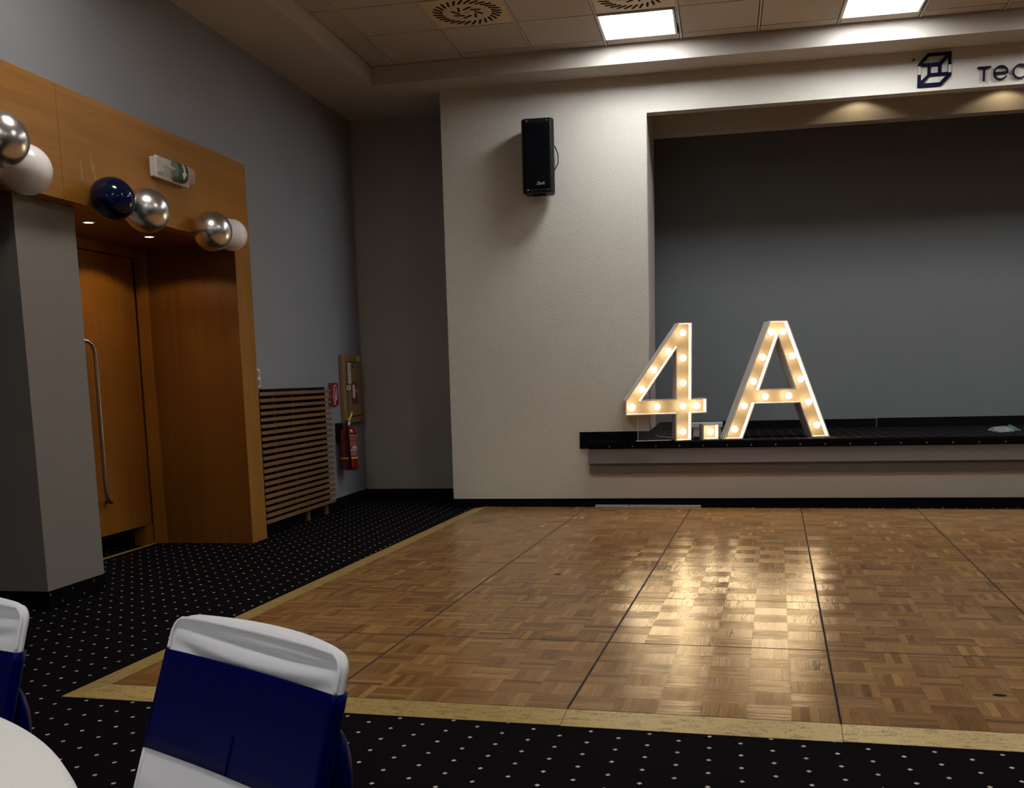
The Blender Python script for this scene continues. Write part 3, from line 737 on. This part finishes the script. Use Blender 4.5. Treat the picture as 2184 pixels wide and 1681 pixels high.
curved_label(.190, .196, ca + .05, ca + 1.25, MT['print_'], .0812, 'print_line')
curved_label(.322, .326, ca + .05, ca + 1.25, MT['print_'], .0812, 'print_line')
curved_label(.125, .325, ca + .05, ca + .075, MT['print_'], .0812, 'print_line')
for q, z in enumerate((.30, .285, .262, .25, .240, .180, .17, .16, .15, .14)): curved_label(z, z + .003, ca + .14 + .3 * (2 <= q < 5), ca + 1.1 - .15 * (q % 2), plain('label_print', (.5, .35, .35), .6, 0), .0812, 'print_line')
for z, a_ in ((.203, .45), (.203, .80)): curved_label(z, z + .024, ca + a_, ca + a_ + .24, MT['print_'], .0812, 'print_mark')
for z in (.262, .245, .228): curved_label(z, z + .008, ca + .22, ca + .30, MT['print_'], .0812, 'print_mark')

# ------------------------------------------------------------------ emergency light on the lintel
t = thing('emergency_light', 'emergency exit light with green arrow band on the wooden lintel', 'exit light', (XP, 6.14, 2.522))
MB().box(0, .036, -.195, .195, -.060, .060).build('housing', MT['white'], t, bevel=.006)
MB().box(.036, .046, -.200, .200, -.066, .066).build('rim', MT['white'], t, bevel=.003)
def dome(y0, y1, grow, m, nmn):
    mb = MB(); n = 16; rings = []
    for y in (y0, y1):
        rings.append([(.046 + (.052 + grow) * math.sin(PI * k / n) ** .55, y, -(.056 + grow) * math.copysign(abs(math.cos(PI * k / n)) ** .8, math.cos(PI * k / n))) for k in range(n + 1)])
    mb.loft(rings, False); mb.f.append(tuple(range(n + 1))); mb.f.append(tuple(reversed(range(n + 1, 2 * n + 2))))
    return mb.build(nmn, m, t, auto=True)
dome(-.188, .188, 0, MT['diffuser'], 'diffuser')
gb = dome(-.012, .098, .002, MT['green'], 'green_band')
ax = .1015
MB().tube([(.090, .045, .046), (ax, .043, .030), (ax + .001, .047, .0), (ax, .046, -.012)], .0065, 6).build('arrow', MT['print_'], gb)
MB().add([(ax - .004, .014, -.008), (ax - .004, .076, -.008), (ax - .013, .045, -.046), (ax + .002, .014, -.008), (ax + .002, .076, -.008), (ax - .006, .045, -.046)], [(0, 1, 2), (3, 5, 4), (0, 3, 4, 1), (1, 4, 5, 2), (2, 5, 3, 0)]).build('arrow', MT['print_'], gb)
il = MB(); il.tube([(.066, -.17, .012), (.066, .17, .012)], .008, 8); il.box(.046, .075, -.185, -.155, -.035, .035); il.build('lamp_tube', MT['print_'], t)

# ------------------------------------------------------------------ balloons
def balloon(c, r, m, label, tilt, tdir):
    t = MB(); rings = []
    n, k = 40, 26
    for i in range(k + 1):
        f = PI * i / k
        rr = r * math.sin(max(.01, min(PI - .01, f))) ; z = -r * math.cos(f)
        if z < 0: z *= 1.14; rr *= (1 - .08 * (-z / r) ** 2)
        rings.append([(rr * math.cos(2 * PI * q / n), rr * math.sin(2 * PI * q / n), z) for q in range(n)])
    t.loft(rings, True, True, True)
    o = t.build('balloon', m, smooth=True); o.location = c
    o.rotation_euler = Vector(tdir).normalized().to_track_quat('-Z', 'Y').to_euler()
    tag(o, label, 'balloon')
    kn = MB().lathe([(.004, -r * 1.13), (.009, -r * 1.16), (.006, -r * 1.19), (.013, -r * 1.22)], 10).build('knot', m, o, smooth=True)
    return o
balloon((-3.315, 5.301, 2.215), .117, MT['navyballoon'], 'glossy navy balloon on the wooden lintel, left of a silver one', 0, (-.7, .1, .45))
balloon((-3.300, 5.618, 2.200), .128, MT['chrome'], 'silver chrome balloon touching the navy balloon under the exit light', 0, (-.6, -.6, .2))
balloon((-3.325, 6.445, 2.192), .130, MT['chrome'], 'silver chrome balloon overlapping the white balloon at the right jamb', 0, (-.6, .2, .3))
balloon((-3.365, 6.800, 2.215), .109, MT['pearl'], 'white balloon at the right end of the lintel, behind a silver one', 0, (-.6, -.5, .2))
balloon((-3.315, 4.575, 2.238), .121, MT['pearl'], 'white balloon at the left edge of the picture above the grey pillar', 0, (-.6, -.5, .3))
balloon((-3.224, 4.288, 2.312), .124, MT['chrome'], 'silver chrome balloon cut off by the left edge of the picture', 0, (-.6, .5, .0))

# ------------------------------------------------------------------ covered chairs
def chair(label, loc, rz, zb0, zb1, ztop, wband):
    t = thing('banquet_chair', label, 'chair', loc, rz, 'chairs around the round table')
    REC = .337; tr = math.tan(REC); ZS = .46; w0 = wband / 2
    def hw(z):      # half width
        top = ztop - .024
        v = w0 + .012 * (ztop - z)
        if z > top: v -= .024 - math.sqrt(max(0, .024 ** 2 - (z - top) ** 2))
        return v
    def yf(u, z, off):
        y = (z - ZS) * tr - off
        d = ztop - z
        # stretched-cloth folds under the top edge
        win = max(0, 1 - u * u)
        for dc, sag, dep, wd in ((.016, .006, .009, .0055), (.038, .018, .008, .009)):
            q = (d - (dc + sag * win + .004 * u)) / wd
            y += dep * win ** .6 * math.exp(-q * q) * (1 if off == 0 else 0)
        q = (d - .027 - .012 * win) / .006
        y -= .004 * win * math.exp(-q * q) * (1 if off == 0 else 0)
        return y + .006 * win
    def ybk(u, z, off): return (z - ZS) * tr + .014 + .036 * (1 - u * u) * (1 - .25 * max(0, (z - .7) / .2)) + off
    def ring(z, off, n=36, zt=None):
        h = hw(z) + off; R = []
        ins = .004
        for k in range(n + 1):
            u = -1 + 2 * k / n; R.append((u * h, yf(u, z, off), z))
        ya, yb_ = yf(1, z, off), ybk(1, z, off)
        for k in range(1, 5): R.append((h + .004 * math.sin(PI * k / 5), ya + (yb_ - ya) * k / 5, z))
        for k in range(n + 1):
            u = 1 - 2 * k / n; R.append((u * h, ybk(u, z, off), z))
        ya, yb_ = yf(-1, z, off), ybk(-1, z, off)
        for k in range(1, 5): R.append((-h - .004 * math.sin(PI * k / 5), yb_ + (ya - yb_) * k / 5, z))
        return R
    zs = [.46 + (ztop - .46) * (1 - (1 - i / 70) ** 1.5) for i in range(71)]
    rings = [ring(z, 0) for z in zs]
    # domed top: rear edge rides higher in the middle
    mb = MB(); last = rings[-1]
    for f, zz in ((.93, .002), (.75, .004), (.4, .005), (.05, .0055)):
        cy_ = sum(p[1] for p in last) / len(last)
        rings.append([(p[0] * (1 - (1 - f) * .35), cy_ + (p[1] - cy_) * f, ztop + zz) for p in last])
    mb.loft(rings, True, True, True)
    mb.build('back_cover', MT['cover'], t, smooth=True)
    # piping along the front edge
    pz = [zb1 + .002 + (ztop - .03 - zb1) * i / 6 for i in range(7)]
    path = [(-hw(z), yf(-1, z, 0) - .001, z) for z in pz]
    path += [(-hw(ztop - d), yf(-1, ztop - d, 0) - .001, ztop - d) for d in (.02, .012, .006, .001)]
    path += [(hw(ztop) * u, yf(u, ztop, 0) * 1 - .001, ztop + .001) for u in (-.75, -.5, -.25, 0, .25, .5, .75)]
    path += [(hw(ztop - d), yf(1, ztop - d, 0) - .001, ztop - d) for d in (.001, .006, .012, .02)]
    path += [(hw(z), yf(1, z, 0) - .001, z) for z in reversed(pz)]
    MB().tube(path, .0028, 6).build('piping', MT['cover'], t, smooth=True)
    for sg in (-1, 1):
        MB().tube([(sg * hw(z), yf(sg, z, 0) - .001, z) for z in [.47 + (zb0 - .472) * i / 8 for i in range(9)]], .0028, 6).build('piping', MT['cover'], t, smooth=True)
    # seat with skirt to the floor
    st = MB(); R = []
    for z, g in ((.03, .02), (.20, .012), (.44, 0), (.462, -.008), (.468, -.03)):
        rr = []
        for k in range(48):
            a = 2 * PI * k / 48; c_, s_ = math.cos(a), math.sin(a); e = .22
            x = (.21 + g) * (abs(c_) ** e) * (1 if c_ >= 0 else -1); y = -.20 + (.225 + g) * (abs(s_) ** e) * (1 if s_ >= 0 else -1)
            wv = .008 * math.sin(a * 12) * max(0, (.44 - z) / .44)
            rr.append((x * (1 + wv), y * (1 + wv), z))
        R.append(rr)
    st.loft(R, True, True, True); st.build('seat_cover', MT['cover'], t, smooth=True)
    for x in (-.18, .18):
        for y in (-.38, -.02): MB().box(x - .012, x + .012, y - .012, y + .012, 0, .06).build('leg', MT['steel'], t)
    # satin sash with a bow on the back
    sb = MB(); R = []
    for i in range(9):
        z = zb0 + (zb1 - zb0) * i / 8
        cr = .0
        R.append([(p[0], p[1], p[2]) for p in ring(z, .0035)])
    inner = [ring(zb1, .0005), ring(zb0, .0005)]
    sb.loft([inner[1]] + R + [inner[0]], True); sa = sb.build('sash', MT['satin'], t, smooth=True)
    for sg in (1,):
        MB().tube([(sg * (hw(z) + .003), yf(sg, z, .0035) - .0005, z) for z in [zb0 + (zb1 - zb0) * i / 8 for i in range(9)]], .0035, 8).build('sash_fold', MT['satin'], sa, smooth=True)
    zc = (zb0 + zb1) / 2; yk = ybk(0, zc, .02)
    bw = MB()
    for sg in (-1, 1):
        rr = []
        for i in range(13):
            f = i / 12; L = (.178 if sg > 0 else .150) * f; hgt = .018 + .042 * math.sin(PI * min(1, f * .62 + .05)); th = .008 + .020 * math.sin(PI * min(1, f * .85 + .08))
            if i == 12: hgt *= .35; th *= .3
            yc = yk - .020 * f * f - .004 * f
            rr.append([(sg * L, yc + th * math.cos(a), zc - .055 * f + hgt * math.sin(a)) for a in [2 * PI * k / 14 for k in range(14)]])
        bw.loft(rr, True, True, True)
    bw.build('bow_loops', MT['satin'], sa, smooth=True)
    MB().sphere((0, yk + .012, zc), .024, 14, 8).build('bow_knot', MT['satin'], sa, smooth=True)
    tl = MB()
    for sg in (-1, 1):
        tl.loft([[(sg * (.01 + .07 * f) - .03 * (.5 + f), yk - .06 * f - .01 + .014, zc - .30 * f), (sg * (.01 + .07 * f) + .03 * (.5 + f), yk - .06 * f - .01 + .014, zc - .30 * f), (sg * (.01 + .07 * f) + .03 * (.5 + f), yk - .06 * f - .01 + .018, zc - .30 * f), (sg * (.01 + .07 * f) - .03 * (.5 + f), yk - .06 * f - .01 + .018, zc - .30 * f)] for f in [k / 6 for k in range(7)]], True, True, True)
    tl.build('bow_tails', MT['satin'], sa)
    MB().tube([(.004, yf(0, z, .0045) + .0002, z) for z in [zb0 + .001 + .05 * k / 6 for k in range(7)]], .0012, 6).build('seam', MT['satin'], sa, smooth=True)
    return t
chair('white covered banquet chair with wide royal blue satin sash, nearest the dance floor corner', (-.685, 1.122, 0), -.511, .665, .799, .845, .375)
chair('white covered banquet chair with blue sash cut by the left edge, behind the round table', (-1.325, 1.350, 0), -.25, .600, .760, .829, .38)

# ------------------------------------------------------------------ round table with cloth
TC = (-1.35, .396)
t = thing('round_table', 'round banquet table under a white cloth at the bottom left corner', 'table', (TC[0], TC[1], 0))
MB().lathe([(.83, .715), (.835, .72), (.835, .742), (.83, .746)], 64).build('tabletop', MT['slat'], t)
MB().lathe([(.26, .0), (.26, .03), (.05, .06), (.045, .715)], 24).build('pedestal', MT['black'], t)
mb = MB(); n = 160; rings = []
for r, z, wv in ((.01, .750, 0), (.4, .750, 0), (.8, .750, 0), (.845, .7495, 0), (.856, .746, 0), (.8605, .738, .001), (.862, .70, .006), (.866, .60, .012), (.870, .52, .017)):
    rings.append([((r + wv * math.sin(22 * a + .7 * math.sin(5 * a))) * math.cos(a) + TC[0], (r + wv * math.sin(22 * a + .7 * math.sin(5 * a))) * math.sin(a) + TC[1], z) for a in [2 * PI * k / n for k in range(n)]])
mb.loft(rings, True, True, False)
tag(mb.build('tablecloth', MT['cloth'], org=(TC[0], TC[1], .52), smooth=True), 'white tablecloth on the round table in the bottom left corner', 'tablecloth')
